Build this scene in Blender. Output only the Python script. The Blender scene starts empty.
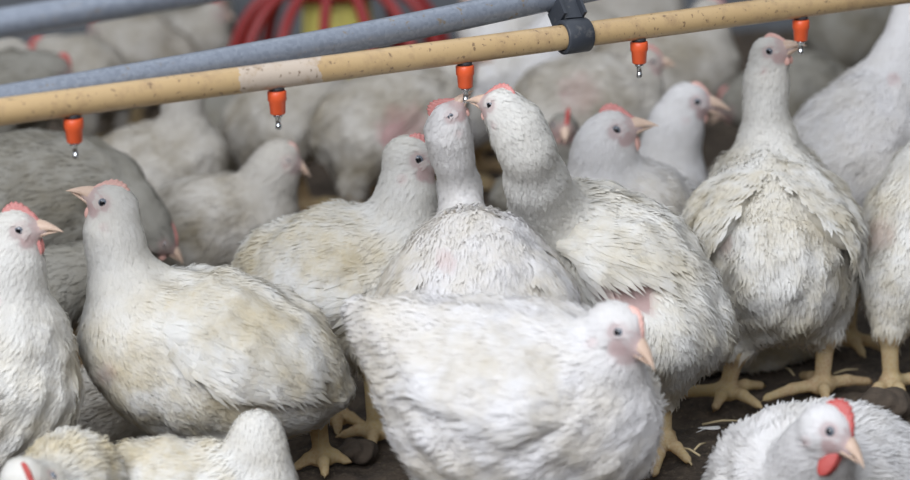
import bpy, math
import numpy as np
from mathutils import Vector, Matrix

# ------------------------------------------------------------------ camera, light, exposure
SC = bpy.context.scene
COL = SC.collection
F_PX, CAM_H, PITCH, ROLL = 2528.0, 0.88, math.radians(15.0), math.radians(2.2)
CAM = np.array([0.0, 0.0, CAM_H])
FWD = np.array([0.0, math.cos(PITCH), -math.sin(PITCH)])
_r0 = np.array([1.0, 0.0, 0.0]); _u0 = np.array([0.0, math.sin(PITCH), math.cos(PITCH)])
RIGHT = math.cos(ROLL) * _r0 + math.sin(ROLL) * _u0 * -1.0
UP = math.cos(ROLL) * _u0 + math.sin(ROLL) * _r0
cam_d = bpy.data.cameras.new('camera'); cam = bpy.data.objects.new('camera', cam_d); COL.objects.link(cam)
cam.matrix_world = Matrix(((RIGHT[0], UP[0], -FWD[0], 0), (RIGHT[1], UP[1], -FWD[1], 0), (RIGHT[2], UP[2], -FWD[2], CAM_H), (0, 0, 0, 1)))
cam_d.sensor_width = 36.0; cam_d.lens = F_PX / 910 * 36
cam_d.clip_start = 0.05; cam_d.clip_end = 60
cam_d.dof.use_dof = True; cam_d.dof.focus_distance = 2.50; cam_d.dof.aperture_fstop = 3.6
SC.camera = cam

world = bpy.data.worlds.new('world'); SC.world = world; world.use_nodes = True
wn = world.node_tree; wn.nodes.clear()
w_out = wn.nodes.new('ShaderNodeOutputWorld'); w_bg = wn.nodes.new('ShaderNodeBackground')
w_tc = wn.nodes.new('ShaderNodeTexCoord'); w_sep = wn.nodes.new('ShaderNodeSeparateXYZ'); w_cr = wn.nodes.new('ShaderNodeValToRGB')
wn.links.new(w_tc.outputs['Generated'], w_sep.inputs[0]); wn.links.new(w_sep.outputs['Z'], w_cr.inputs[0])
w_cr.color_ramp.elements[0].position = 0.0; w_cr.color_ramp.elements[0].color = (0.10, 0.10, 0.105, 1)
w_cr.color_ramp.elements[1].position = 0.9; w_cr.color_ramp.elements[1].color = (0.86, 0.92, 1.0, 1)
wn.links.new(w_cr.outputs[0], w_bg.inputs[0]); wn.links.new(w_bg.outputs[0], w_out.inputs[0])
w_bg.inputs[1].default_value = 0.72

def area_light(name, loc, aim, size, power, color):
    d = bpy.data.lights.new(name, 'AREA'); d.shape = 'RECTANGLE'; d.size, d.size_y = size; d.energy = power; d.color = color
    o = bpy.data.objects.new(name, d); COL.objects.link(o); o.location = loc
    o.rotation_euler = (Vector(aim) - Vector(loc)).to_track_quat('-Z', 'Y').to_euler()
area_light('daylight_window', (-0.9, -0.2, 2.3), (0.05, 2.5, 0.15), (3.0, 2.0), 176, (0.90, 0.935, 1.0))
area_light('barn_lamp', (0.5, 4.2, 3.0), (0.3, 3.9, 0.0), (2.0, 1.0), 7, (0.95, 0.97, 1.0))

SC.view_settings.view_transform = 'Standard'
SC.view_settings.look = 'None'
SC.view_settings.exposure = 0.0
SC.view_settings.gamma = 1.0
SC.view_settings.use_curve_mapping = False
SC.cycles.use_denoising = True
SC.cycles.max_bounces = 6
SC.cycles.diffuse_bounces = 4

# ------------------------------------------------------------------ geometry helpers
def nrm(v):
    v = np.asarray(v, float); n = np.linalg.norm(v, axis=-1, keepdims=True); return v / np.maximum(n, 1e-9)
def ray(px, py):
    return FWD + (px - 455.0) / F_PX * RIGHT - (py - 240.0) / F_PX * UP
def at(px, py, Y):                       # the point of a sight line at distance Y down the barn
    r = ray(px, py); return CAM + r * (Y / r[1])
def ground(px, py, z=0.0):
    r = ray(px, py); return CAM + r * ((z - CAM_H) / r[2])
def at_depth(px, py, d):
    return CAM + ray(px, py) * d
def mpp(p):                              # metres per photo pixel at a point
    return float(np.dot(p - CAM, FWD)) / F_PX

def mesh_from(name, V, quads=None, tris=None, mats=(), mat_idx=None, normals=None, attrs=None, smooth=True):
    me = bpy.data.meshes.new(name)
    V = np.asarray(V, np.float32)
    nq = 0 if quads is None else len(quads); nt = 0 if tris is None else len(tris)
    loops = []
    if nq: loops.append(np.asarray(quads, np.int32).ravel())
    if nt: loops.append(np.asarray(tris, np.int32).ravel())
    loops = np.concatenate(loops)
    starts = np.concatenate([np.arange(nq) * 4, nq * 4 + np.arange(nt) * 3]).astype(np.int32)
    me.vertices.add(len(V)); me.vertices.foreach_set('co', V.ravel())
    me.loops.add(len(loops)); me.loops.foreach_set('vertex_index', loops)
    me.polygons.add(nq + nt); me.polygons.foreach_set('loop_start', starts)
    if mat_idx is not None: me.polygons.foreach_set('material_index', np.asarray(mat_idx, np.int32))
    me.update(calc_edges=True)
    me.validate()
    me.polygons.foreach_set('use_smooth', np.full(len(me.polygons), smooth))
    for m in mats: me.materials.append(m)
    for k, a in (attrs or {}).items():
        at_ = me.attributes.new(k, 'FLOAT_COLOR', 'POINT'); at_.data.foreach_set('color', np.asarray(a, np.float32).ravel())
    if normals is not None and len(me.vertices) == len(normals):
        me.normals_split_custom_set_from_vertices(np.asarray(normals, np.float32).tolist())
    return me

def link(name, me, parent=None, loc=None):
    o = bpy.data.objects.new(name, me); COL.objects.link(o)
    if parent is not None: o.parent = parent
    if loc is not None: o.location = loc
    return o
def thing(name, label, cat, loc=(0, 0, 0), group=None):
    o = bpy.data.objects.new(name, None); COL.objects.link(o); o.location = loc; o.empty_display_size = 0.05
    o['label'] = label; o['category'] = cat
    if group: o['group'] = group
    return o
def structure(name, me):
    o = link(name, me); o['kind'] = 'structure'; return o

class MB:                                 # gathers verts / faces of one mesh
    def __init__(s): s.V = []; s.Q = []; s.T = []; s.n = 0
    def add(s, V, Q=(), T=()):
        V = np.asarray(V, float); s.V.append(V)
        if len(Q): s.Q.append(np.asarray(Q) + s.n)
        if len(T): s.T.append(np.asarray(T) + s.n)
        s.n += len(V)
    def tube(s, pts, rad, seg=24, cap=True, squash=None):
        pts = np.asarray(pts, float); n = len(pts); rad = np.broadcast_to(np.asarray(rad, float), (n,))
        tan = nrm(np.gradient(pts, axis=0)); ref = np.array([0, 0, 1.0]) if abs(tan[0][2]) < .9 else np.array([0, 1.0, 0])
        rings = []
        for i in range(n):
            a = nrm(np.cross(tan[i], ref)); b = np.cross(a, tan[i])
            th = np.linspace(0, 2 * np.pi, seg, endpoint=False)
            rings.append(pts[i] + rad[i] * (np.cos(th)[:, None] * a + np.sin(th)[:, None] * b))
        V = np.concatenate(rings); Q = []
        for i in range(n - 1):
            for j in range(seg):
                k = (j + 1) % seg; Q.append((i * seg + j, i * seg + k, (i + 1) * seg + k, (i + 1) * seg + j))
        T = []
        if cap:
            V = np.concatenate([V, pts[:1], pts[-1:]])
            for j in range(seg):
                k = (j + 1) % seg
                T.append((n * seg, k, j)); T.append((n * seg + 1, (n - 1) * seg + j, (n - 1) * seg + k))
        s.add(V, Q, T)
    def lathe(s, origin, axis, prof, seg=32):
        origin = np.asarray(origin, float); axis = nrm(axis)
        ref = np.array([1.0, 0, 0]) if abs(axis[0]) < .9 else np.array([0, 1.0, 0])
        a = nrm(np.cross(axis, ref)); b = np.cross(axis, a); th = np.linspace(0, 2 * np.pi, seg, endpoint=False)
        V = []
        for (h, r) in prof: V.append(origin + axis * h + max(r, 1e-5) * (np.cos(th)[:, None] * a + np.sin(th)[:, None] * b))
        V = np.concatenate(V); Q = []
        for i in range(len(prof) - 1):
            for j in range(seg):
                k = (j + 1) % seg; Q.append((i * seg + j, i * seg + k, (i + 1) * seg + k, (i + 1) * seg + j))
        s.add(V, Q)
    def box(s, c, ax, half):
        c = np.asarray(c, float); V = []
        for x in (-1, 1):
            for y in (-1, 1):
                for z in (-1, 1): V.append(c + ax[0] * half[0] * x + ax[1] * half[1] * y + ax[2] * half[2] * z)
        s.add(V, [(0, 1, 3, 2), (4, 6, 7, 5), (0, 4, 5, 1), (2, 3, 7, 6), (0, 2, 6, 4), (1, 5, 7, 3)])
    def build(s, name, mat, parent=None, base=(0, 0, 0), smooth=True):
        V = np.concatenate(s.V) - np.asarray(base)
        me = mesh_from(name, V, np.concatenate(s.Q) if s.Q else None, np.concatenate(s.T) if s.T else None, [mat], smooth=smooth)
        return link(name, me, parent)

# ------------------------------------------------------------------ materials
def new_mat(name, rough=0.6):
    m = bpy.data.materials.new(name); m.use_nodes = True; nt = m.node_tree
    b = nt.nodes['Principled BSDF']; b.inputs['Roughness'].default_value = rough
    return m, nt, b
def N(nt, t, **kw):
    n = nt.nodes.new(t)
    for k, v in kw.items(): n.inputs[k].default_value = v
    return n
def ramp(nt, fac, stops):
    r = nt.nodes.new('ShaderNodeValToRGB'); nt.links.new(fac, r.inputs[0]); e = r.color_ramp.elements
    while len(e) < len(stops): e.new(0.5)
    for i, (p, c) in enumerate(stops): e[i].position = p; e[i].color = tuple(c) + (1,) if len(c) == 3 else c
    return r.outputs[0]
def mix(nt, fac, a, b, mode='MIX'):
    m = nt.nodes.new('ShaderNodeMix'); m.data_type = 'RGBA'; m.blend_type = mode
    for sock, v in ((m.inputs[0], fac), (m.inputs[6], a), (m.inputs[7], b)):
        if isinstance(v, (int, float)): sock.default_value = v
        elif isinstance(v, tuple): sock.default_value = v + (1,) if len(v) == 3 else v
        else: nt.links.new(v, sock)
    return m.outputs[2]
def math_(nt, op, a, b):
    m = nt.nodes.new('ShaderNodeMath'); m.operation = op; m.use_clamp = True
    for s, v in ((m.inputs[0], a), (m.inputs[1], b)):
        if isinstance(v, (int, float)): s.default_value = v
        else: nt.links.new(v, s)
    return m.outputs[0]
def noise(nt, scale, detail=4, rough=0.55, coord='Object'):
    tc = nt.nodes.new('ShaderNodeTexCoord'); n = N(nt, 'ShaderNodeTexNoise', Scale=scale, Detail=detail, Roughness=rough)
    nt.links.new(tc.outputs[coord], n.inputs['Vector']); return n.outputs['Fac']
def bump(nt, b, h, strength, dist):
    n = N(nt, 'ShaderNodeBump', Strength=strength, Distance=dist); nt.links.new(h, n.inputs['Height']); nt.links.new(n.outputs[0], b.inputs['Normal'])

def plumage_mat(name, white, stain, soil):
    m, nt, b = new_mat(name, 0.85)
    a = nt.nodes.new('ShaderNodeAttribute'); a.attribute_name = 'look'
    sp = nt.nodes.new('ShaderNodeSeparateColor'); nt.links.new(a.outputs['Color'], sp.inputs[0])
    pink, leg, dirt, rnd = sp.outputs[0], sp.outputs[1], sp.outputs[2], a.outputs['Alpha']
    n1 = ramp(nt, noise(nt, 17, 6, .62), [(0.40, (0, 0, 0)), (0.66, (1, 1, 1))])
    n2 = ramp(nt, noise(nt, 75, 3, .6), [(0.50, (0, 0, 0)), (0.72, (1, 1, 1))])
    d = math_(nt, 'MULTIPLY', n1, dirt)
    c = mix(nt, d, white, stain)
    d2 = math_(nt, 'MULTIPLY', math_(nt, 'MULTIPLY', n2, n1), math_(nt, 'MULTIPLY', dirt, 0.40))
    c = mix(nt, d2, c, soil)
    c = mix(nt, math_(nt, 'MULTIPLY', rnd, 0.10), c, (0.62, 0.60, 0.55))
    skin = mix(nt, noise(nt, 120, 3), (0.66, 0.37, 0.36), (0.76, 0.54, 0.51))
    c = mix(nt, pink, c, skin)
    lv = nt.nodes.new('ShaderNodeTexVoronoi'); lv.inputs['Scale'].default_value = 260
    tc = nt.nodes.new('ShaderNodeTexCoord'); nt.links.new(tc.outputs['Object'], lv.inputs['Vector'])
    lc = mix(nt, ramp(nt, noise(nt, 35, 4), [(.35, (0, 0, 0)), (.7, (1, 1, 1))]), (0.72, 0.57, 0.30), (0.58, 0.40, 0.25))
    lc = mix(nt, ramp(nt, lv.outputs['Distance'], [(0.25, (0, 0, 0)), (0.7, (0.6, 0.6, 0.6))]), lc, (0.72, 0.60, 0.38))
    c = mix(nt, leg, c, lc)
    nt.links.new(c, b.inputs['Base Color'])
    bump(nt, b, noise(nt, 320, 3, .7), 0.35, 0.002)
    b.inputs['Specular IOR Level'].default_value = 0.12
    tr = nt.nodes.new('ShaderNodeBsdfTranslucent'); nt.links.new(c, tr.inputs[0]); ms = nt.nodes.new('ShaderNodeMixShader'); ms.inputs[0].default_value = .45
    nt.links.new(b.outputs[0], ms.inputs[1]); nt.links.new(tr.outputs[0], ms.inputs[2]); nt.links.new(ms.outputs[0], nt.nodes['Material Output'].inputs[0])
    return m
PLUME = {
    'clean': plumage_mat('white_plumage', (0.90, 0.885, 0.88), (0.70, 0.62, 0.45), (0.30, 0.25, 0.17)),
    'stained': plumage_mat('stained_white_plumage', (0.89, 0.875, 0.84), (0.72, 0.62, 0.40), (0.24, 0.19, 0.12)),
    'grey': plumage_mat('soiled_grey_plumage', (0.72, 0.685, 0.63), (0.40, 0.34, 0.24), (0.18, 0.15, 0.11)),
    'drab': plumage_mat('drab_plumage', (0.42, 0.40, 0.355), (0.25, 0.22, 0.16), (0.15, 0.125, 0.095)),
}
def flesh_mat(name, c1, c2, rough=.5):
    m, nt, b = new_mat(name, rough)
    nt.links.new(mix(nt, noise(nt, 150, 4), c1, c2), b.inputs['Base Color']); bump(nt, b, noise(nt, 450, 3), .4, .001)
    return m
M_COMB = flesh_mat('comb_flesh', (0.50, 0.15, 0.14), (0.62, 0.29, 0.26))
M_COMB_PALE = flesh_mat('pale_comb_flesh', (0.60, 0.31, 0.27), (0.70, 0.45, 0.38))
M_COMB_RED = flesh_mat('red_comb_flesh', (0.40, 0.045, 0.040), (0.48, 0.10, 0.085))
M_BEAK = flesh_mat('beak_horn', (0.55, 0.38, 0.28), (0.68, 0.52, 0.41), .4)
M_EYE, nt, b = new_mat('iris', .08)
b.inputs['Base Color'].default_value = (0.15, 0.17, 0.20, 1)
M_PUPIL, nt, b = new_mat('pupil', .05); b.inputs['Base Color'].default_value = (0.006, 0.006, 0.008, 1)
def plain(name, c, rough=.5, metal=0.0):
    m, nt, b = new_mat(name, rough); b.inputs['Base Color'].default_value = tuple(c) + (1,); b.inputs['Metallic'].default_value = metal; return m

m_floor, nt, b = new_mat('trodden_litter', .95)
f1 = noise(nt, 24, 8, .72); f2 = noise(nt, 170, 6, .75)
c = mix(nt, ramp(nt, f1, [(.38, (0, 0, 0)), (.62, (1, 1, 1))]), (0.060, 0.046, 0.034), (0.185, 0.138, 0.098))
c = mix(nt, ramp(nt, f2, [(.54, (0, 0, 0)), (.66, (.8, .8, .8))]), c, (0.31, 0.235, 0.16))
nt.links.new(c, b.inputs['Base Color']); bump(nt, b, f2, 1.0, .012)

m_galv, nt, b = new_mat('galvanised_steel', .42)
vo = nt.nodes.new('ShaderNodeTexVoronoi'); vo.inputs['Scale'].default_value = 300
tc = nt.nodes.new('ShaderNodeTexCoord'); nt.links.new(tc.outputs['Object'], vo.inputs['Vector'])
c = mix(nt, ramp(nt, vo.outputs['Color'], [(0, (0, 0, 0)), (1, (1, 1, 1))]), (0.21, 0.235, 0.28), (0.29, 0.32, 0.375))
c = mix(nt, ramp(nt, noise(nt, 75, 5, .7), [(.60, (0, 0, 0)), (.67, (.9, .9, .9))]), c, (0.26, 0.21, 0.15))
nt.links.new(c, b.inputs['Base Color']); b.inputs['Metallic'].default_value = 0.45

m_pvc, nt, b = new_mat('yellow_pvc', .38)
tcp = nt.nodes.new('ShaderNodeTexCoord'); sx = nt.nodes.new('ShaderNodeSeparateXYZ'); nt.links.new(tcp.outputs['Object'], sx.inputs[0])
nz = noise(nt, 70, 4, .6)
wob = nt.nodes.new('ShaderNodeMath'); wob.operation = 'MULTIPLY_ADD'; nt.links.new(nz, wob.inputs[0]); wob.inputs[1].default_value = .03; nt.links.new(sx.outputs[0], wob.inputs[2])
PIPE_X0 = float(at_depth((72 - 215.4 * .55) / (1 - .0414 * .55), 118.0, 2.27 * (1 - .0414 * .55))[0])
XW0, XW1 = float(at_depth(241, 80, 2.347)[0]) - PIPE_X0, float(at_depth(321, 66, 2.387)[0]) - PIPE_X0
mid = (XW0 + XW1) / 2 + .015; hw = (XW1 - XW0) / 2
band = nt.nodes.new('ShaderNodeMath'); band.operation = 'COMPARE'; nt.links.new(wob.outputs[0], band.inputs[0]); band.inputs[1].default_value = mid; band.inputs[2].default_value = hw
c = mix(nt, noise(nt, 9, 4), (0.47, 0.315, 0.150), (0.53, 0.380, 0.205))
c = mix(nt, band.outputs[0], c, (0.53, 0.44, 0.355))
c = mix(nt, ramp(nt, noise(nt, 38, 6, .75), [(.50, (0, 0, 0)), (.66, (.75, .75, .75))]), c, (0.36, 0.24, 0.13))
c = mix(nt, ramp(nt, noise(nt, 170, 3, .6), [(.63, (0, 0, 0)), (.67, (.8, .8, .8))]), c, (0.16, 0.10, 0.06))
nt.links.new(c, b.inputs['Base Color'])
m_orange = plain('orange_plastic', (0.72, 0.105, 0.030), .4)
m_black = plain('black_rubber', (0.035, 0.037, 0.042), .55)
m_steel = plain('stainless_pin', (0.62, 0.63, 0.64), .22, 1.0)
m_clip, nt, b = new_mat('dark_plastic_clip', .5)
nt.links.new(mix(nt, ramp(nt, noise(nt, 90, 5, .7), [(.55, (0, 0, 0)), (.75, (1, 1, 1))]), (0.035, 0.040, 0.050), (0.14, 0.135, 0.13)), b.inputs['Base Color'])
m_red = plain('red_feeder_plastic', (0.26, 0.020, 0.020), .45)
m_yel = plain('yellow_feeder_plastic', (0.68, 0.62, 0.16), .5)
m_wall, nt, b = new_mat('grey_barn_wall', .8)
nt.links.new(mix(nt, noise(nt, 5, 5), (0.10, 0.11, 0.12), (0.17, 0.18, 0.195)), b.inputs['Base Color'])
m_straw = plain('straw', (0.52, 0.42, 0.25), .8)
m_lump, nt, b = new_mat('caked_litter', .95)
lf = noise(nt, 60, 6, .7)
nt.links.new(mix(nt, lf, (0.035, 0.026, 0.019), (0.115, 0.086, 0.062)), b.inputs['Base Color']); bump(nt, b, lf, .8, .006)

# ------------------------------------------------------------------ the setting
rng = np.random.default_rng(7)
def vnoise(x, y, s, seed):
    r = np.random.default_rng(seed); g = r.random((64, 64)); u, v = x * s, y * s
    i, j = np.floor(u).astype(int), np.floor(v).astype(int); fu, fv = u - i, v - j
    fu, fv = fu * fu * (3 - 2 * fu), fv * fv * (3 - 2 * fv)
    G = lambda a, b_: g[a % 64, b_ % 64]
    return (G(i, j) * (1 - fu) + G(i + 1, j) * fu) * (1 - fv) + (G(i, j + 1) * (1 - fu) + G(i + 1, j + 1) * fu) * fv - .5
nx, ny = 420, 640
gx, gy = np.meshgrid(np.linspace(-2.2, 2.2, nx), np.linspace(0.9, 5.6, ny), indexing='ij')
gz = .009 * vnoise(gx, gy, 14, 1) + .008 * vnoise(gx, gy, 40, 2) + .006 * vnoise(gx, gy, 85, 3) - .007
idx = np.arange(nx * ny).reshape(nx, ny)
q = np.stack([idx[:-1, :-1], idx[1:, :-1], idx[1:, 1:], idx[:-1, 1:]], -1).reshape(-1, 4)
structure('floor', mesh_from('floor', np.stack([gx, gy, gz], -1).reshape(-1, 3), q, mats=[m_floor]))
wb = MB(); wb.box((0, 4.83, 0.40), np.eye(3), (3.0, .06, .45))
w_ = wb.build('wall_back', m_wall, smooth=False); w_['kind'] = 'structure'

# ------------------------------------------------------------------ drinking line
def pipe_t(t):                            # photo pixel and depth along the yellow pipe, t in nipple spacings
    k = 1 + .0414 * t; return (72 + 215.4 * t) / k, 2.27 * k
def pipe_pt(t):
    x, d = pipe_t(t); return at_depth(x, 112.0 - .1325 * x, d)
PA, PB = pipe_pt(-0.55), pipe_pt(4.75)
PDIR = nrm(PB - PA); PDOWN = nrm(np.array([0, 0, -1.0]) - PDIR * np.dot(PDIR, [0, 0, -1.0])); PSIDE = np.cross(PDIR, PDOWN)
R_PIPE = .0125
line = thing('drinker_line', 'yellow plastic water pipe with orange nipples running above the birds', 'water pipe', tuple(PA))
mb = MB(); mb.tube([PA + (PB - PA) * s for s in np.linspace(0, 1, 60)], R_PIPE, 32); mb.build('water_pipe', m_pvc, line, PA)
for t in range(5):
    c = pipe_pt(t); top = c + PDOWN * R_PIPE
    hd = MB(); hd.lathe(top, PDOWN, [(-.002, 0), (-.002, .0072), (.0022, .0072), (.0022, 0)], 24); sad = hd
    nb = MB(); nb.lathe(top, PDOWN, [(.002, 0), (.002, .0082), (.003, .0090), (.0110, .0090), (.0122, .0080), (.0235, .0072), (.0245, .0062), (.0245, 0)], 28)
    nip = nb.build('nipple', m_orange, line, PA)
    pm = MB(); pm.lathe(top, PDOWN, [(.0245, 0), (.0245, .0048), (.0272, .0040), (.0276, .0026), (.0345, .0024), (.0350, .0029), (.0385, .0029), (.0392, .0020), (.0392, 0)], 20)
    pm.build('nipple_pin', m_steel, nip, PA); sad.build('rubber_collar', m_black, nip, PA)
# galvanised support pipe
GP = [(-70, 112), (0, 100), (100, 83.5), (200, 66), (300, 48), (400, 29), (480, 12.5), (560, -5), (680, -31), (760, -48)]
gpts = [at_depth(x, y, 2.27 * (1 + .0414 * ((x - 72) / (215.4 - .0414 * x))) + .031) for x, y in GP]
gp = np.array(gpts); tt = np.linspace(0, len(gp) - 1, 70)
gcurve = np.stack([np.interp(tt, np.arange(len(gp)), gp[:, i]) for i in range(3)], 1)
kern = np.ones(9) / 9
for i in range(3): gcurve[4:-4, i] = np.convolve(gcurve[:, i], kern, 'valid')
sp = thing('support_pipe', 'galvanised steel pipe running just above the yellow water pipe', 'pipe', tuple(gcurve[0]))
mb = MB(); mb.tube(gcurve, .0135, 32); mb.build('steel_tube', m_galv, sp, gcurve[0])
# dark clip tying both pipes
tb = 2.62
cb = pipe_pt(tb); gi = np.argmin(np.linalg.norm(gcurve - (cb - PDOWN * .04), axis=1)); gc = gcurve[gi]; gd = nrm(gcurve[gi + 1] - gcurve[gi - 1])
clip = thing('pipe_clip', 'dark plastic clip tying the yellow pipe to the steel pipe', 'clip', tuple(cb))
mb = MB(); mb.lathe(cb - PDIR * .0145, PDIR, [(0, .0135), (0, .0165), (.001, .0172), (.028, .0172), (.029, .0165), (.029, .0135)], 36); mb.build('pipe_ring', m_clip, clip, cb)
mb = MB(); mb.lathe(gc - gd * .010, gd, [(0, .0138), (0, .0175), (.020, .0175), (.020, .0138)], 36); mb.build('pipe_ring', m_clip, clip, cb)
mid_ = (cb + gc) / 2; axn = nrm(gc - cb); sx_ = nrm(PDIR - axn * np.dot(axn, PDIR)); sy_ = np.cross(axn, sx_)
mb = MB(); mb.box(mid_, [sx_, sy_, axn], (.0095, .0125, .0115)); mb.build('clip_web', m_clip, clip, cb, smooth=False)
mb = MB()
for s in (-1, 1): mb.box(mid_ + sx_ * .0115 * s - sy_ * .004, [sx_, sy_, axn], (.0015, .0145, .010))
mb.build('clip_rib', m_clip, clip, cb, smooth=False)
# second steel pipe, nearer the camera
a, b2 = at_depth(-60, 34, 1.98), at_depth(300, -27, 2.12)
o2 = thing('steel_rail', 'blurred galvanised pipe crossing the top corner above the other pipes', 'pipe', tuple(a))
mb = MB(); mb.tube([a + (b2 - a) * s for s in np.linspace(0, 1, 30)], .0122, 28); mb.build('steel_tube', m_galv, o2, a)

# ------------------------------------------------------------------ pan feeder
fb = ground(343, 128)
fd = thing('pan_feeder', 'red round pan feeder with curved grille bars and yellow centre', 'feeder', tuple(fb))
FR = .180
mb = MB(); mb.lathe(fb, (0, 0, 1), [(.004, 0), (.004, .12), (.02, .15), (.062, FR), (.070, FR + .004), (.070, FR - .006), (.03, .14), (.014, .11), (.030, 0)], 56); mb.build('pan', m_red, fd, fb)
mb = MB(); mb.lathe(fb, (0, 0, 1), [(.02, .085), (.10, .062), (.20, .055), (.29, .055), (.29, .048), (.02, .05)], 40); mb.build('feed_cone', m_yel, fd, fb)
mb = MB(); mb.lathe(fb, (0, 0, 1), [(.222, .056), (.222, .088), (.246, .084), (.246, .056), (.222, .056)], 40); mb.build('top_ring', m_red, fd, fb)
mb = MB(); mb.lathe(fb, (0, 0, 1), [(.270, .053), (.270, .062), (.36, .056), (.36, .046)], 40); mb.build('drop_tube', m_red, fd, fb)
for k in range(14):
    th = 2 * np.pi * k / 14 + .12; dr = np.array([math.cos(th), math.sin(th), 0])
    pts = [fb + dr * (.070 + (FR - .070) * math.sin(s * np.pi / 2)) + np.array([0, 0, .064 + (.235 - .064) * math.cos(s * np.pi / 2)]) for s in np.linspace(0, 1, 14)]
    mb = MB(); mb.tube(pts, .0090, 12); mb.build('grille_bar', m_red, fd, fb)

def sstep(a, b_, x):
    t = np.clip((x - a) / (b_ - a), 0, 1); return t * t * (3 - 2 * t)
# ------------------------------------------------------------------ chicken engine: one continuous body grown from a blended skeleton
class Prim:
    def __init__(s, a, b, ra, rb, k, reg, flow):
        s.a, s.b, s.ra, s.rb, s.k, s.reg, s.flow = np.asarray(a, float), np.asarray(b, float), ra, rb, k, reg, nrm(flow)
    def d(s, P):
        ab = s.b - s.a; L = float(ab @ ab)
        t = np.clip(((P - s.a) @ ab) / max(L, 1e-9), 0, 1)
        d = (np.linalg.norm(P - s.a - t[:, None] * ab, axis=1) - (s.ra + (s.rb - s.ra) * t)) / math.sqrt(1 + (s.rb - s.ra) ** 2 / max(L, 1e-6))
        if abs(s.ra - s.rb) > .5 * math.sqrt(L): d = np.minimum(d, np.minimum(np.linalg.norm(P - s.a, axis=1) - s.ra, np.linalg.norm(P - s.b, axis=1) - s.rb))
        return d
    def bb(s):
        r = max(s.ra, s.rb); return np.minimum(s.a, s.b) - r, np.maximum(s.a, s.b) + r
class WingShell:                           # folded wing: a layer lying on the body, thicker towards its lower edge
    def __init__(s, body, c, ax, hl, hh, th, clip, hem=False):
        s.hem = hem; s.body, s.c, s.ax, s.hl, s.hh, s.th, s.clip = body, c, ax, hl, hh, th, clip; s.reg = 0; s.flow = ax[0]; s.a = c
    def uv(s, P):
        q = P - s.c; return (q @ s.ax[0]) / s.hl, (q @ s.ax[1]) / s.hh, q @ s.ax[2]
    def d(s, P):
        u, v, w = s.uv(P); low = sstep(-.9, .6, u) if s.hem else sstep(.7, -.9, v); th = s.th * (.18 + .82 * low) * (1.0 if s.hem else (1 - .35 * sstep(.2, 1.1, u)) * (.15 + .85 * sstep(-1.0, -.35, u)))
        db = sdf(s.body, P, False); out = db - th
        if not s.clip: return out
        taper = 1.0 if s.hem else 1 - .30 * sstep(.0, 1.0, u); k = np.sqrt(u ** 2 + (v / taper) ** 2); cyl = (k - 1) * min(s.hl, s.hh) * .8
        cyl = np.maximum(cyl, -.02 - w)
        h = np.maximum(.010 - np.abs(out - cyl), 0) / .010; o = np.maximum(out, cyl) + h * h * .010 * .25
        return np.maximum(o, -(db + .004))
    def bb(s):
        r = max(s.hl, s.hh) * 1.1 + .03; return s.c - r, s.c + r
class Ell:
    def __init__(s, c, ax, rad, k, reg, flow):
        s.c, s.ax, s.rad, s.k, s.reg, s.flow = np.asarray(c, float), np.asarray(ax, float), np.asarray(rad, float), k, reg, nrm(flow)
    def d(s, P):
        q = (P - s.c) @ s.ax.T; k0 = np.linalg.norm(q / s.rad, axis=1); k1 = np.linalg.norm(q / s.rad ** 2, axis=1)
        return k0 * (k0 - 1) / np.maximum(k1, 1e-6)
    def bb(s):
        r = s.rad.max(); return s.c - r, s.c + r
class Lumps:                               # soft unevenness of the plumage
    def __init__(s, amp, seed):
        r = np.random.default_rng(seed); s.amp = amp; s.w = [(nrm(r.normal(size=3)) * r.uniform(90, 260), r.uniform(0, 6.28)) for _ in range(9)]
    def f(s, P): return s.amp * sum(np.sin(P @ k + p) for k, p in s.w) / 3.0
def sdf(prims, P, floor=True):
    D = None
    for p in prims:
        if isinstance(p, Lumps): D = D + p.f(P); continue
        if isinstance(p, WingShell): D = p.d(P); continue
        d = p.d(P)
        if D is None: D = d
        else:
            h = np.maximum(p.k - np.abs(D - d), 0) / p.k; D = np.minimum(D, d) - h * h * p.k * .25
    if floor: D = np.maximum(D, .001 - P[:, 2])
    return D
def grad(prims, P, e=.0015, floor=True):
    o = [np.array(v) * e for v in ((1, -1, -1), (-1, -1, 1), (-1, 1, -1), (1, 1, 1))]
    return nrm(sum(np.sign(v)[None] * sdf(prims, P + v, floor)[:, None] for v in o))
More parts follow.
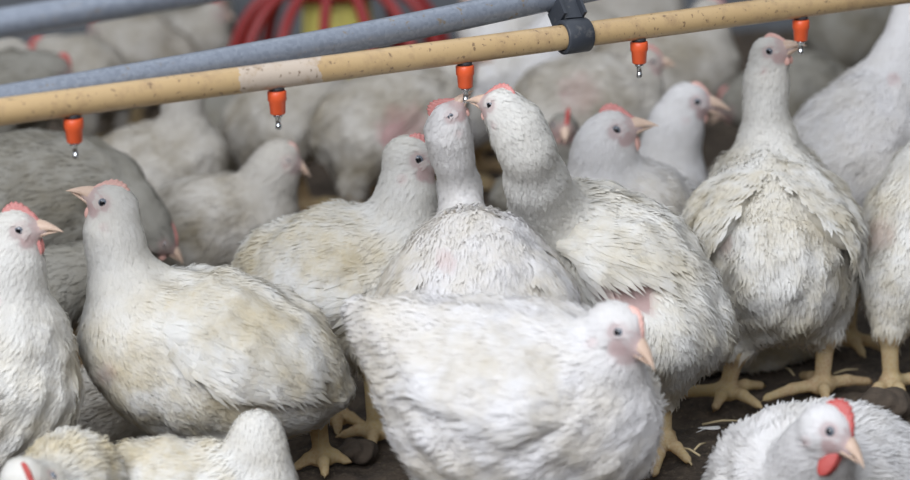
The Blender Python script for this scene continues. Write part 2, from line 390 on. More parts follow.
def surface_nets(prims, h, floor=True, it=2):
    bbs = [p.bb() for p in prims if not isinstance(p, Lumps)]; lo = np.min([b_[0] for b_ in bbs], 0) - 3 * h - .02; hi = np.max([b_[1] for b_ in bbs], 0) + 3 * h + .02
    if floor: lo[2] = max(lo[2], -3 * h)
    B = 5; nc = np.ceil((hi - lo) / (h * B)).astype(int) + 1
    cx = [lo[i] + (np.arange(nc[i]) + .5) * h * B - h * .5 for i in range(3)]
    C = np.stack(np.meshgrid(*cx, indexing='ij'), -1).reshape(-1, 3)
    dc = sdf(prims, C, floor).reshape(nc)
    near = np.abs(dc) < h * B * 2.0
    Fv = np.repeat(np.repeat(np.repeat(dc, B, 0), B, 1), B, 2).astype(np.float32)
    M = np.repeat(np.repeat(np.repeat(near, B, 0), B, 1), B, 2)
    I = np.argwhere(M); Fv[M] = sdf(prims, lo + I * h, floor)
    S = Fv < 0
    c8 = [S[a:S.shape[0] - 1 + a, b_:S.shape[1] - 1 + b_, c_:S.shape[2] - 1 + c_] for a in (0, 1) for b_ in (0, 1) for c_ in (0, 1)]
    sm = sum(x.astype(np.int8) for x in c8); act = (sm > 0) & (sm < 8)
    A = np.argwhere(act); vid = np.full(act.shape, -1, np.int32); vid[act] = np.arange(len(A))
    acc = np.zeros((len(A), 3)); cnt = np.zeros(len(A))
    for ax in range(3):
        o1, o2_ = [i for i in range(3) if i != ax]
        for u in (0, 1):
            for v in (0, 1):
                s = A.copy(); s[:, o1] += u; s[:, o2_] += v; e = s.copy(); e[:, ax] += 1
                f0 = Fv[s[:, 0], s[:, 1], s[:, 2]]; f1_ = Fv[e[:, 0], e[:, 1], e[:, 2]]
                cr = (f0 < 0) != (f1_ < 0); t = np.where(cr, f0 / np.where(cr, f0 - f1_, 1), 0)
                p = s.astype(float); p[:, ax] += t; acc[cr] += p[cr]; cnt[cr] += 1
    V = lo + acc / cnt[:, None] * h
    Q = []
    for ax in range(3):
        o1, o2_ = (ax + 1) % 3, (ax + 2) % 3
        sl0 = [slice(None)] * 3; sl1 = [slice(None)] * 3; sl0[ax] = slice(0, -1); sl1[ax] = slice(1, None)
        E = np.argwhere(S[tuple(sl0)] != S[tuple(sl1)])
        E = E[(E[:, o1] > 0) & (E[:, o2_] > 0) & (E[:, o1] < act.shape[o1]) & (E[:, o2_] < act.shape[o2_])]
        ins = S[E[:, 0], E[:, 1], E[:, 2]]
        def cell(d1, d2):
            c = E.copy(); c[:, o1] += d1; c[:, o2_] += d2; return vid[c[:, 0], c[:, 1], c[:, 2]]
        qd = np.stack([cell(-1, -1), cell(0, -1), cell(0, 0), cell(-1, 0)], 1)
        qd[~ins] = qd[~ins][:, ::-1]; Q.append(qd)
    Q = np.concatenate(Q); Q = Q[(Q >= 0).all(1)]
    for _ in range(it):
        V = V - grad(prims, V, floor=floor) * sdf(prims, V, floor)[:, None] * .9
    return V, Q

def strips(P, T, L, W, rag, lift, prims, r, ns=5, floor=True, tilt=1.0, jit=.10):
    """ragged feathers: ns barbs fanning from each root, laid on the body surface"""
    n = len(P); Nn = grad(prims, P, floor=floor); T = nrm(T - Nn * np.sum(T * Nn, 1, keepdims=True)); B = np.cross(Nn, T)
    T = nrm(T + B * r.normal(0, .16, (n, 1))); B = np.cross(Nn, T)
    js = np.linspace(-1, 1, ns) if ns > 1 else np.array([0.0])
    V = np.zeros((n, ns, 5, 3)); H = np.zeros((n, ns, 5)); G = np.zeros((n, ns, 5, 2))
    for j, a in enumerate(js):
        ln = L * (1 - .22 * a * a) * (1 - rag * r.random(n))
        w = W / ns
        for i, (s, lat, hw, hh) in enumerate(((0, .30, -.6, 0), (0, .30, .6, 0), (.55, .98, -.72, .75), (.55, .98, .72, .75), (1, 1.04, 0, 1))):
            lt = a * W * .5 * lat + hw * w + (r.normal(0, .10, n) * W * rag if i == 4 else 0)
            V[:, j, i] = P + T * (ln * s)[:, None] + B * np.asarray(lt)[:, None]
            H[:, j, i] = lift * hh * (1 - .45 * a * a) * (r.uniform(.6, 1.3, n) if i == 4 else 1)
            G[:, j, i, 0] = a; G[:, j, i, 1] = s
    Vf = V.reshape(-1, 3); Hf = H.reshape(-1)
    for _ in range(2):
        g = grad(prims, Vf, .003, floor); Vf = Vf + g * (Hf - sdf(prims, Vf, floor))[:, None]
    per = ns * 5
    Tn = np.repeat(T, per, 0); Bn = np.repeat(B, per, 0); Gf = G.reshape(-1, 2)
    Nf = nrm(g + Bn * (Gf[:, :1] * .30 * tilt) + Tn * ((Gf[:, 1:] - .55) * .45 * tilt) + np.repeat(r.normal(0, jit, (n, 3)), per, 0))
    base = np.arange(n * ns) * 5
    Q = np.stack([base, base + 2, base + 3, base + 1], 1); Tt = np.stack([base + 2, base + 4, base + 3], 1)
    return Vf, Q, Tt, Nf, per

def thin(P, s, r):
    key = np.floor((P + r.random(3)) / s).astype(np.int64); k = key[:, 0] * 73856093 ^ key[:, 1] * 19349663 ^ key[:, 2] * 83492791
    _, i = np.unique(k, return_index=True); return i
def sample(V, Q, n, r):
    a = V[Q]; ar = np.linalg.norm(np.cross(a[:, 2] - a[:, 0], a[:, 3] - a[:, 1]), axis=1) * .5
    f = r.choice(len(Q), n, p=ar / ar.sum()); u, v = r.random((2, n, 1))
    A_ = a[f]; return (A_[:, 0] * (1 - u) + A_[:, 1] * u) * (1 - v) + (A_[:, 3] * (1 - u) + A_[:, 2] * u) * v


SEED = [100]
def grow_body(prims, head, h, bare, dirt, fscale, down_z, r, floor=True, dense=1.0, scruff=1.0, tail=None):
    """body surface + feathers in one mesh: returns arrays"""
    V, Q = surface_nets(prims, h, floor)
    solid = [p for p in prims if not isinstance(p, Lumps)]
    regs = np.array([p.reg for p in solid]); flows = np.array([p.flow for p in solid])
    def field(P):
        D = np.stack([p.d(P) for p in solid], 1); W = np.exp(-(D - D.min(1, keepdims=True)) / .008); W /= W.sum(1, keepdims=True)
        fl = nrm(W @ flows); rw = np.stack([W[:, regs == k].sum(1) for k in range(5)], 1)
        return fl, rw
    def looks(P, rw, rnd):
        pink = np.zeros(len(P))
        if head is not None:
            c, f, u, s_, R = head; q = (P - c) / R; x, y, z = q @ f, q @ s_, q @ u
            pk = sstep(.50, .95, x + .10 * np.sin(P[:, 2] * 900) * np.sin(P[:, 0] * 700)) * .55
            pk = np.maximum(pk, (1 - sstep(.26, .50, np.sqrt((x - .34) ** 2 + (z - .12) ** 2))) * .50)
            pk = np.maximum(pk, np.maximum((1 - sstep(.12, .30, np.sqrt((x + .25) ** 2 + (z + .70) ** 2))) * .5, (1 - sstep(.22, .45, np.sqrt((x - .62) ** 2 + (z + .42) ** 2))) * .7))
            pk = pk * (1 - sstep(1.3, 1.6, np.linalg.norm(q, axis=1)))
            pink = pk
        for (o, d_, rad, amt) in bare:
            v = P - o; t = v @ d_; dist = np.linalg.norm(v - t[:, None] * d_, axis=1); lo_t = np.median(t)
            pink = np.maximum(pink, amt * (1 - sstep(rad * .75, rad * 1.1, dist + .15 * rad * np.sin(P[:, 0] * 180 + P[:, 2] * 130))))
        leg = sstep(.35, .65, rw[:, 4])
        dz = dirt * (1 + down_z * (1 - sstep(.02, .22, P[:, 2]))) * (1 - .8 * np.clip(rw[:, 1] + rw[:, 2], 0, 1))
        return np.stack([pink, leg, np.clip(dz, 0, 1), rnd], 1)
    fl, rw = field(V); G = grad(prims, V, floor=floor); look = looks(V, rw, np.full(len(V), .3))
    Vs, Qs, Ts, Ns, Ls = [V], [Q], [], [G], [look]; off = len(V)
    area_n = int(52000 * dense)
    S = sample(V, Q, area_n, r); fS, rS = field(S); lS = looks(S, rS, np.zeros(len(S)))
    okf = (lS[:, 0] < .38) & (lS[:, 1] < .4) & (S[:, 2] > .004)
    cls = rS.argmax(1)
    sets = [  # class, spacing, length, width, rag, lift, barbs
        (0, .0078, .030, .020, .35, .0021, 5, .55), (1, .0027, .0140, .0026, .45, .0013, 1, .30), (2, .0022, .0065, .0011, .35, .0006, 1, .0), (3, .0056, .024, .010, .50, .0028, 4, .35)]
    for (k, spc, L, W, rag, lift, ns, tilt) in sets:
        m = okf & (cls == k) if k not in (1, 2) else (okf & (rS[:, k] > .25)); P = S[m]; T = fS[m]
        if len(P) < 5: continue
        i = thin(P, spc * fscale, r); P, T = P[i], T[i]; n = len(P)
        tf = 1.0
        if k == 0 and tail is not None: tf = 1 + 1.1 * sstep(tail[1] * 3.2 + .03, 0, np.linalg.norm(P - tail[0], axis=1))
        Lr = L * tf * fscale * r.uniform(.75, 1.25, n); Wr = W * fscale * r.uniform(.8, 1.2, n)
        li = lift * scruff * fscale * r.uniform(.5, 1.5, n)
        v, q_, t_, nn, per = strips(P, T, Lr, Wr, rag, li, prims, r, ns, floor, tilt, .04 if k in (1, 2) else .07)
        fl2, rw2 = field(v); rnd = np.repeat(np.clip(r.random(n) ** 2, 0, 1), per); lk = looks(v, rw2, rnd); lk[:, 1] = 0
        lk[:, 0] *= .5
        Vs.append(v); Qs.append(q_ + off); Ts.append(t_ + off); Ns.append(nn); Ls.append(lk); off += len(v)
    # loose down sticking out past the outline
    m = okf & (cls != 2) & (cls != 1); P = S[m]; T = fS[m]; i = thin(P, .0042 * fscale, r); P, T = P[i], T[i]; n = len(P)
    if n > 5:
        v, q_, t_, nn, per = strips(P, T, r.uniform(.010, .026, n) * fscale, np.full(n, .0016 * fscale), .5, r.uniform(.0015, .006, n) * scruff, prims, r, 1, floor, .0, .04)
        fl2, rw2 = field(v); lk = looks(v, rw2, np.zeros(len(v))); lk[:, 0] *= .4; lk[:, 1] = 0
        Vs.append(v); Qs.append(q_ + off); Ts.append(t_ + off); Ns.append(nn); Ls.append(lk); off += len(v)
    return np.concatenate(Vs), np.concatenate(Qs), np.concatenate(Ts), np.concatenate(Ns), np.concatenate(Ls)

def head_parts(root, base, head, comb, comb_mat, beak_open, wattle, wattle_mat, prims):
    c, f, u, s_, R = head
    def W(x, y, z): return c + R * (np.multiply.outer(np.asarray(x, float), f) + np.multiply.outer(np.asarray(y, float), s_) + np.multiply.outer(np.asarray(z, float), u)) - base
    sg = 14
    def loft(x0, x1, z0, droop, hw, hh, name_mb, flat):
        V = []; n = 9
        for i in range(n):
            s = i / (n - 1); k = (1 - s ** 1.35) ** .85 * (1 - .22 * s) + .03
            x = x0 + (x1 - x0) * s; z = z0 + droop * s * s
            th = np.linspace(0, 2 * np.pi, sg, endpoint=False)
            zz = np.sin(th) * hh * k; zz = np.where(zz * flat < 0, zz * .35, zz)
            V.append(W(np.full(sg, x), np.cos(th) * hw * k, z + zz))
        Q = [(i * sg + j, i * sg + (j + 1) % sg, (i + 1) * sg + (j + 1) % sg, (i + 1) * sg + j) for i in range(n - 1) for j in range(sg)]
        name_mb.add(np.concatenate(V), Q)
    bk = MB(); loft(.90, 2.06, -.10, -.40, .40, .46, bk, 1); loft(.92, 1.84, -.34 - .05 * beak_open, -.10 - .42 * beak_open, .33, .19, bk, -1)
    bk.build('beak', M_BEAK, root)
    # comb: thin serrated ridge of flesh
    ch, x0, x1 = comb
    nu = 40; us = np.linspace(x0, x1, nu); zs = np.linspace(1.5, -.3, 70); _d = sdf(prims, (c + R * (us[:, None, None] * f + zs[None, :, None] * u)).reshape(-1, 3)).reshape(nu, 70); _h = (_d < 0).any(1); zb = np.where(_h, zs[np.argmax(_d < 0, axis=1)], .12) - .06; zb = np.where(us < -.3, np.minimum(zb, .98), zb)
    prof = np.sin(np.linspace(.06, np.pi - .05, nu)) ** .6; teeth = .80 + .20 * np.abs(np.sin(np.linspace(0, 7.5 * np.pi, nu)))
    V = []; Q = []
    rows = [(0, 1), (.5, .75), (.85, .45), (1, 0)]
    ring = [(h_, t_) for h_, t_ in rows] + [(h_, -t_) for h_, t_ in rows[::-1][1:]]
    for i in range(nu):
        V.append(W(us[i] - .12 * np.array([h_ for h_, _ in ring]) * ch, np.array([t_ for _, t_ in ring]) * .15, zb[i] + .02 + np.array([h_ for h_, _ in ring]) * (ch * 1.10 + .08) * prof[i] * teeth[i]))
    nr = len(ring)
    for i in range(nu - 1):
        for j in range(nr - 1): Q.append((i * nr + j, i * nr + j + 1, (i + 1) * nr + j + 1, (i + 1) * nr + j))
    mb = MB(); mb.add(np.concatenate(V), Q); mb.build('comb', comb_mat, root)
    uu, vv = np.meshgrid(np.linspace(0, 2 * np.pi, 17)[:-1], np.linspace(.001, np.pi - .001, 15), indexing='ij')
    def ball(cx, cy, cz, rx, ry, rz):
        p = W((cx + rx * np.sin(vv) * np.cos(uu)).ravel(), (cy + ry * np.cos(vv)).ravel(), (cz + rz * np.sin(vv) * np.sin(uu)).ravel())
        q_ = [((i * 15 + j), ((i + 1) % 16) * 15 + j, ((i + 1) % 16) * 15 + j + 1, i * 15 + j + 1) for i in range(16) for j in range(14)]
        return p, q_
    for sd in (-1, 1):
        if wattle > 0:
            mb = MB(); mb.add(*ball(.70, .20 * sd, -.62 - .3 * wattle, .20 + .12 * wattle, .10, .22 + .42 * wattle)); mb.build('wattle', wattle_mat, root)
        ys = np.linspace(1.5, .3, 80); dd = sdf(prims, c + R * (.34 * f + .12 * u + ys[:, None] * sd * s_)); ye = ys[np.argmax(dd < 0)]
        p, q_ = ball(.34, (ye - .055) * sd, .12, .20, .12, .20)
        mi = [1 if ((j <= 2 and sd > 0) or (j >= 11 and sd < 0)) else 0 for i in range(16) for j in range(14)]
        link('eye', mesh_from('eye', p, q_, mats=[M_EYE, M_PUPIL], mat_idx=mi), root)

def head_frame(hc, tip, upv):
    f = nrm(tip - hc); u = nrm(upv - f * np.dot(upv, f)); s_ = np.cross(f, u); return f, u, s_
def head_prims(c, f, u, s_, R):
    ax = np.stack([f, s_, u])
    return [Ell(c, ax, np.array([1.04, .72, .90]) * R, .010, 2, -f), Prim(c + f * .28 * R - u * .04 * R, c + f * 1.12 * R - u * .14 * R, .64 * R, .33 * R, .006, 2, -f),
            Ell(c - f * .25 * R - u * .50 * R + s_ * .52 * R, ax, np.array([.30, .22, .28]) * R, .006, 2, -f), Ell(c - f * .25 * R - u * .50 * R - s_ * .52 * R, ax, np.array([.30, .22, .28]) * R, .006, 2, -f)]
def leg_prims(hip, hr, hock, foot, toes, k=.03, sr=.0100):
    """feathered thigh, scaly shank, foot and four toes; foot and toe tips lie on the ground"""
    pr = [Prim(hip, hock, hr, sr * 1.5, k, 3, hock - hip)]
    ft = foot + np.array([0, 0, .012])
    pr.append(Prim(hock, ft, sr * 1.12, sr * .92, .007, 4, ft - hock))
    pr.append(Ell(hock, np.eye(3), np.array([1.35, 1.35, 1.5]) * sr, .006, 4, ft - hock))
    pr.append(Ell(ft - np.array([0, 0, .002]), np.eye(3), np.array([.014, .014, .0105]), .006, 4, (0, 0, -1)))
    for tp in toes:
        md = ft * .45 + tp * .55; md = np.array([md[0], md[1], .0115]); e = np.array([tp[0], tp[1], .0065])
        pr.append(Prim(ft, md, 0.0074, .0060, .005, 4, e - ft)); pr.append(Prim(md, e, .0060, .0044, .003, 4, e - ft))
        ce = e + nrm(e - md) * .010; ce[2] = .0035
        pr.append(Prim(e, ce, .0034, .0012, .002, 4, e - ft))
    return pr

def make_bird(label, base, prims, head, plume, comb, comb_mat, beak_open, wattle, wattle_mat, bare, dirt, wings, h, fscale, group, dense, scruff, down_z=1.0, tail=None):
    SEED[0] += 1; r = np.random.default_rng(SEED[0])
    root = thing('chicken', label, 'chicken', tuple(base), group)
    V, Q, T, Nn, L = grow_body(prims, head, h, bare, dirt, fscale, down_z, r, dense=dense, scruff=scruff, tail=tail)
    link('body', mesh_from('body', V - base, Q, T, [PLUME[plume]], normals=Nn, attrs={'look': L}), root)
    if head is not None: head_parts(root, base, head, comb, comb_mat, beak_open, wattle, wattle_mat, prims)
    for (c, ax, hl, hh, th, lng, dw, hem) in wings:
        bp = [p for p in prims if getattr(p, 'reg', 0) in (0,)]
        wp = [WingShell(bp, c, ax, hl, hh, th, True, hem)]; wo = [WingShell(bp, c, ax, hl, hh, th, False, hem)]
        Vw, Qw = surface_nets(wp, max(h, .0028), False, 1)
        if len(Qw) < 20: continue
        G = grad(wp, Vw, floor=False); lk = np.tile(np.array([[0, 0, min(dirt * 1.35, 1), .2]]), (len(Vw), 1))
        Vs, Qs, Ts, Ns, Ls = [Vw], [Qw], [], [G], [lk]; off = len(Vw)
        S = sample(Vw, Qw, 6000, r); g = grad(wp, S, floor=False); u_, v_, w_0 = wp[0].uv(S)
        go = grad(wo, S, floor=False); S = S[np.sum(g * go, 1) > .5]; u_, v_, w_0 = wp[0].uv(S)
        if hem: v_ = -u_ * .8 + .15
        for sel, spc, L_, W_, rag, li, ns, tilt in ((v_ > .0, .0080, .028, .018, .25, .0026, 5, .6), ((v_ <= .05) & (v_ > -.5), .0110, lng * .62, .015, .12, .0030, 3, 1.0), (v_ < -.40, .0095, lng, .0125, .06, .0028, 3, 1.1)):
            P = S[sel]
            if len(P) < 4: continue
            P = P[thin(P, spc * fscale, r)]; n = len(P)
            T = np.tile(ax[0] + ax[1] * dw, (n, 1))
            v, q_, t_, nn, per = strips(P, T, L_ * fscale * r.uniform(.8, 1.2, n), W_ * fscale * r.uniform(.85, 1.15, n), rag, li * scruff * r.uniform(.6, 1.4, n), wo, r, ns, False, tilt, .06)
            lk = np.zeros((len(v), 4)); lk[:, 2] = min(dirt * 1.35, 1); lk[:, 3] = np.repeat(r.random(n) ** 2, per)
            Vs.append(v); Qs.append(q_ + off); Ts.append(t_ + off); Ns.append(nn); Ls.append(lk); off += len(v)
        if len(Ts): link('wing', mesh_from('wing', np.concatenate(Vs) - base, np.concatenate(Qs), np.concatenate(Ts), [PLUME[plume]], normals=np.concatenate(Ns), attrs={'look': np.concatenate(Ls)}), root)
    return root

def bird(label, Y, torso, neck, head, legs=(), wings=(), bare=(), plume='clean', dirt=.35, comb=(.22, -.25, 1.22), comb_mat=None, beak_open=0.0, wattle=.25, wattle_mat=None, up=None,
         h=.0032, fscale=1.0, group='white chickens', dense=1.0, scruff=1.0, kt=.024, down_z=.25, lump=.0020, auto=False):
    """Y: how far down the barn the bird stands; chains hold photo outline points, an offset in depth and a radius in photo pixels"""
    def p3(e): return at(e[0], e[1], Y + e[2])
    def rr(e): return e[3] * mpp(p3(e))
    prims = []
    tp = [p3(e) for e in torso]; tail_dir = tp[-1] - tp[0]
    for i in range(len(torso) - 1): prims.append(Prim(tp[i], tp[i + 1], rr(torso[i]), rr(torso[i + 1]), kt, 0, nrm(tp[i + 1] - tp[i]) * .6 + nrm(tail_dir) * .5 + np.array([0, 0, -.45])))
    if len(torso) == 1: prims.append(Prim(tp[0], tp[0] + 1e-4, rr(torso[0]), rr(torso[0]), kt, 0, (0, 0, -1)))
    if neck:
        npn = [p3(e) for e in neck]
        for i in range(len(neck) - 1): prims.append(Prim(npn[i], npn[i + 1], rr(neck[i]) * .94, rr(neck[i + 1]) * .94, .024 if i == 0 else .010, 1, npn[i] - npn[i + 1]))
    hd = None
    if head:
        hc = at(head[0], head[1], Y + head[2]); tip = at(head[3], head[4], Y + head[5]); R = head[6] * mpp(hc)
        upv = np.array([0, 0, 1.0]) if up is None else RIGHT * up[0] - UP * up[1] + FWD * up[2]
        f, u, s_ = head_frame(hc, tip, upv); hp = head_prims(hc, f, u, s_, R)
        lump_i = max(len(torso) - 1, 1)
        if neck: prims.append(Prim(npn[-1], hc - f * .15 * R - u * .1 * R, rr(neck[-1]), .78 * R, .018, 1, npn[-1] - hc))
        prims.insert(lump_i, Lumps(lump, SEED[0])); prims += hp; hd = (hc, f, u, s_, R)
    for lg in legs:
        hip, hock, foot, toes = lg; fp = ground(*foot); hk = at(hock[0], hock[1], fp[1] + (hock[2] if len(hock) > 2 else 0))
        prims += leg_prims(p3(hip), rr(hip), hk, fp, [ground(*t) for t in toes], sr=lg_r[0])
    if auto:
        mi = len(tp) // 2; mpt = tp[mi] if len(tp) > 2 else (tp[0] + tp[-1]) / 2; rad = rr(torso[mi]); hx = tp[0] - tp[-1]; hx[2] = 0; hx = nrm(hx); sx = np.array([-hx[1], hx[0], 0])
        for sd in (-1, 1):
            ft = np.array([mpt[0], mpt[1], 0]) + sx * sd * .045 + hx * (.02 * sd); hipz = max(mpt[2] - rad * .45, .07); hk = ft - hx * .02 + np.array([0, 0, min(.085, hipz * .75)])
            toes = [ft + hx * .05 + sx * .028, ft + hx * .058, ft + hx * .05 - sx * .028, ft - hx * .032]
            prims += leg_prims(ft + hx * .01 + np.array([0, 0, hipz]), min(rad * .62, .042), hk, ft, toes)
    ws = []
    for w in wings:      # (cx, cy, dy, half length px, half height px, thickness m, angle deg, normal, long feather length, droop)
        c = at(w[0], w[1], Y + w[2]); m = mpp(c); n_ = nrm(w[7]); a_ = math.radians(w[6])
        ax0 = RIGHT * math.cos(a_) - UP * math.sin(a_); ax0 = nrm(ax0 - n_ * np.dot(ax0, n_)); ax1 = np.cross(n_, ax0)
        if ax1[2] < 0: ax1 = -ax1
        ws.append((c, np.stack([ax0, ax1, n_]), w[3] * m, w[4] * m, w[5], w[8], w[9], 60 < w[6] < 120))
    br = []
    for (x, y, rad, amt) in bare:
        d_ = nrm(ray(x, y)); br.append((CAM, d_, rad * mpp(at(x, y, Y)), amt))
    cen = np.mean(tp, 0); base = np.array([cen[0], cen[1], 0.0])
    return make_bird(label, base, prims, hd, plume, comb, comb_mat or M_COMB, beak_open, wattle, wattle_mat or M_COMB_PALE, br, dirt, ws, h, fscale, group, dense, scruff, down_z, (tp[-1], rr(torso[-1])) if len(torso) > 1 else None)
lg_r = [.0090]
# ------------------------------------------------------------------ birds in focus around the drinking line
bird('white chicken stretching its neck straight up to drink, seen from behind', 2.43,
     torso=[(474, 262, .005, 48), (474, 285, -.045, 73), (478, 318, -.072, 80), (484, 360, -.08, 70), (490, 395, -.075, 50)],
     neck=[(464, 255, .03, 34), (462, 222, .04, 23), (460, 188, .05, 20.5), (452, 155, .03, 20), (448, 132, .02, 19)],
     head=(449, 118, .015, 463, 92, .012, 18), up=(-1.0, -.45, -.25), comb=(.42, -0.33, 1.22), comb_mat=M_COMB, wattle=.1,
     legs=[((455, 400, 0, 42), (450, 425), (455, 462), [(425, 470), (460, 478), (485, 466), (452, 448)]), ((505, 400, 0, 42), (512, 425), (510, 458), [(480, 464), (515, 474), (538, 462), (508, 445)])],
     wings=[(424, 288, -.05, 42, 30, .013, 108, (-.6, -1, .35), .042, 0), (528, 284, -.05, 44, 30, .013, 70, (.6, -1, .35), .042, 0)], bare=[(445, 262, 11, .55)], dirt=.42, scruff=1.05)
bird('white chicken on the right drinking from the same nipple with bare pink flank', 2.41,
     torso=[(552, 232, .092, 44), (588, 245, .08, 58), (630, 275, .05, 66), (666, 312, .03, 55), (692, 330, .03, 40)],
     neck=[(547, 212, .05, 40), (536, 180, .01, 31), (527, 150, -.02, 27), (515, 125, -.02, 24)],
     head=(502, 108, -.02, 467, 92, -.0, 20), up=(.6, -.75, -.5), comb=(.30, -0.45, 1.22), wattle=.12,
     legs=[((664, 345, -.02, 33), (662, 395), (664, 450), [(640, 468), (655, 478), (687, 465), (672, 440)]), ((672, 342, .06, 28), (655, 390), (645, 440), [(625, 446), (648, 452), (668, 442), (642, 430)])],
     wings=[(592, 224, .0, 80, 38, .014, 24, (-.15, -1, .35), .055, -.06)],
     bare=[(628, 285, 33, .8)], plume='stained', dirt=.38, scruff=1.25)
bird('greyish chicken standing behind the two drinkers with its head half hidden', 2.57,
     torso=[(398, 268, 0, 52), (360, 276, 0, 64), (322, 280, 0, 64), (288, 278, .01, 46), (264, 280, .02, 22)],
     neck=[(400, 245, 0, 46), (404, 215, 0, 33), (408, 190, 0, 26)],
     head=(410, 158, 0, 451, 162, 0, 24), comb=(.22, -0.13, 1.22), wattle=.45,
     legs=[((375, 320, -.04, 40), (372, 362), (376, 440), [(345, 440), (372, 452), (402, 448), (378, 428)]), ((335, 325, .05, 40), (335, 370), (338, 425), [(315, 428), (338, 436), (362, 430), (335, 416)])],
     wings=[(318, 276, -.05, 60, 44, .012, 175, (0, -1, .25), .055, -.15)],
     plume='stained', dirt=.60, scruff=1.2)
bird('white chicken with raised beak and pink comb, crouching behind the bare-flanked drinker', 2.72,
     torso=[(598, 205, 0, 40), (630, 215, .01, 52), (662, 222, .05, 42), (688, 230, .06, 14)],
     neck=[(602, 185, 0, 38), (603, 160, 0, 31), (606, 145, 0, 26)],
     head=(613, 131, 0, 655, 116, -.01, 22), comb=(.34, -0.28, 1.22), wattle=.55,
     wings=[(645, 205, -.04, 46, 32, .011, 18, (0, -1, .4), .05, -.15)],
     auto=True,
     dirt=.3)
bird('white chicken panting with open beak behind the yellow pipe', 2.97,
     torso=[(668, 190, -.01, 36), (648, 205, .02, 48), (622, 218, .05, 44), (600, 224, .06, 22)],
     neck=[(668, 172, 0, 34), (671, 145, 0, 29), (677, 122, 0, 24)],
     head=(688, 102, 0, 728, 101, 0, 21), comb=(.16, 0.12, 1.22), comb_mat=M_COMB_PALE, beak_open=1.0, wattle=.3, dirt=.3, auto=True)
bird('white chicken seen from behind with beak up at the last nipple on the right', 2.60,
     torso=[(770, 195, .09, 54), (771, 222, .05, 66), (775, 256, .0, 64), (780, 280, -.03, 54), (786, 292, -.03, 34)],
     neck=[(768, 170, .09, 42), (768, 138, .085, 27), (765, 108, .08, 20), (766, 82, .08, 18.5)],
     head=(771, 54, .08, 803, 37, .06, 19), comb=(.20, 0.12, 1.22), comb_mat=M_COMB_PALE, wattle=.15,
     legs=[((742, 302, .0, 30), (736, 352), (727, 400), [(671, 402), (757, 410), (760, 391), (716, 412)]), ((822, 296, .0, 30), (826, 335), (822, 394), [(768, 403), (867, 387), (803, 381), (826, 405)])],
     wings=[(722, 198, .01, 52, 37, .018, 100, (-.62, -1, .15), .045, 0), (812, 196, .01, 50, 38, .018, 82, (.55, -1, .15), .045, 0)],
     bare=[(722, 240, 12, .6), (704, 244, 10, .5)], plume='stained', dirt=.42, scruff=1.5)
bird('white chicken walking away at the right edge on one visible yellow leg', 2.60,
     torso=[(936, 195, .09, 50), (931, 225, .075, 60), (925, 260, .05, 57), (916, 280, .03, 37)],
     neck=[(940, 165, .07, 38), (955, 120, .08, 24), (960, 85, .08, 20)], head=(968, 60, .08, 1000, 50, .08, 20),
     legs=[((892, 288, .0, 29), (889, 332), (891, 392), [(868, 403), (925, 386), (905, 404), (897, 380)]), ((950, 292, .03, 36), (952, 335), (955, 388), [(935, 395), (980, 390), (962, 398)])],
     wings=[(892, 195, -.02, 46, 36, .016, 95, (-.5, -1, .2), .045, 0)],
     bare=[(878, 236, 16, .5)], plume='stained', dirt=.42, scruff=1.2)
bird('large white chicken stretching up and away at the upper right', 2.85,
     torso=[(880, 115, .05, 48), (862, 140, .02, 56), (838, 165, 0, 56), (812, 185, -.02, 42), (800, 200, -.02, 22)],
     neck=[(886, 105, .05, 44), (900, 62, .07, 29), (912, 25, .09, 22), (920, -5, .1, 20)], head=(930, -30, .1, 965, -42, .1, 19),
     legs=[((850, 215, 0, 40), (850, 290), (848, 346), [(822, 350), (884, 354), (862, 358)]), ((820, 215, .06, 36), (820, 285), (820, 338), [(800, 340), (820, 346), (842, 340)])],
     bare=[(893, 80, 7, .6)], dirt=.22)
bird('soiled white chicken resting on the litter behind the pair of yellow legs', 2.72,
     torso=[(680, 352, .0, 22), (705, 350, 0, 32), (745, 348, 0, 34), (782, 350, .02, 24), (802, 352, .02, 10)],
     neck=[(684, 345, 0, 22), (668, 322, .02, 16)], head=(655, 310, .02, 628, 318, .02, 15),
     plume='stained', dirt=.6, scruff=1.5)
# ------------------------------------------------------------------ birds nearest the camera
bird('white chicken at the left looking up with a spread wing and pale comb', 2.36,
     torso=[(132, 342, 0, 50), (172, 350, 0, 74), (222, 358, 0, 82), (266, 366, 0, 66), (304, 378, 0, 34), (340, 394, 0, 9)],
     neck=[(136, 320, 0, 50), (126, 285, 0, 38), (117, 255, 0, 29), (113, 230, 0, 25)],
     head=(113, 205, 0, 74, 183, .005, 23.5), comb=(.20, -0.40, 1.22), comb_mat=M_COMB_PALE, wattle=.30,
     legs=[((298, 398, .03, 28), (316, 412), (323, 466), [(298, 472), (325, 478), (345, 466), (318, 456)]), ((225, 420, .03, 40), (228, 432), (230, 468), [(205, 470), (232, 478), (255, 468)])],
     wings=[(238, 335, -.06, 84, 50, .013, 22, (0, -1, .25), .062, -.10)],
     bare=[(106, 374, 10, .5), (258, 393, 6, .5)], plume='stained', dirt=.5, down_z=1.0, scruff=.7)
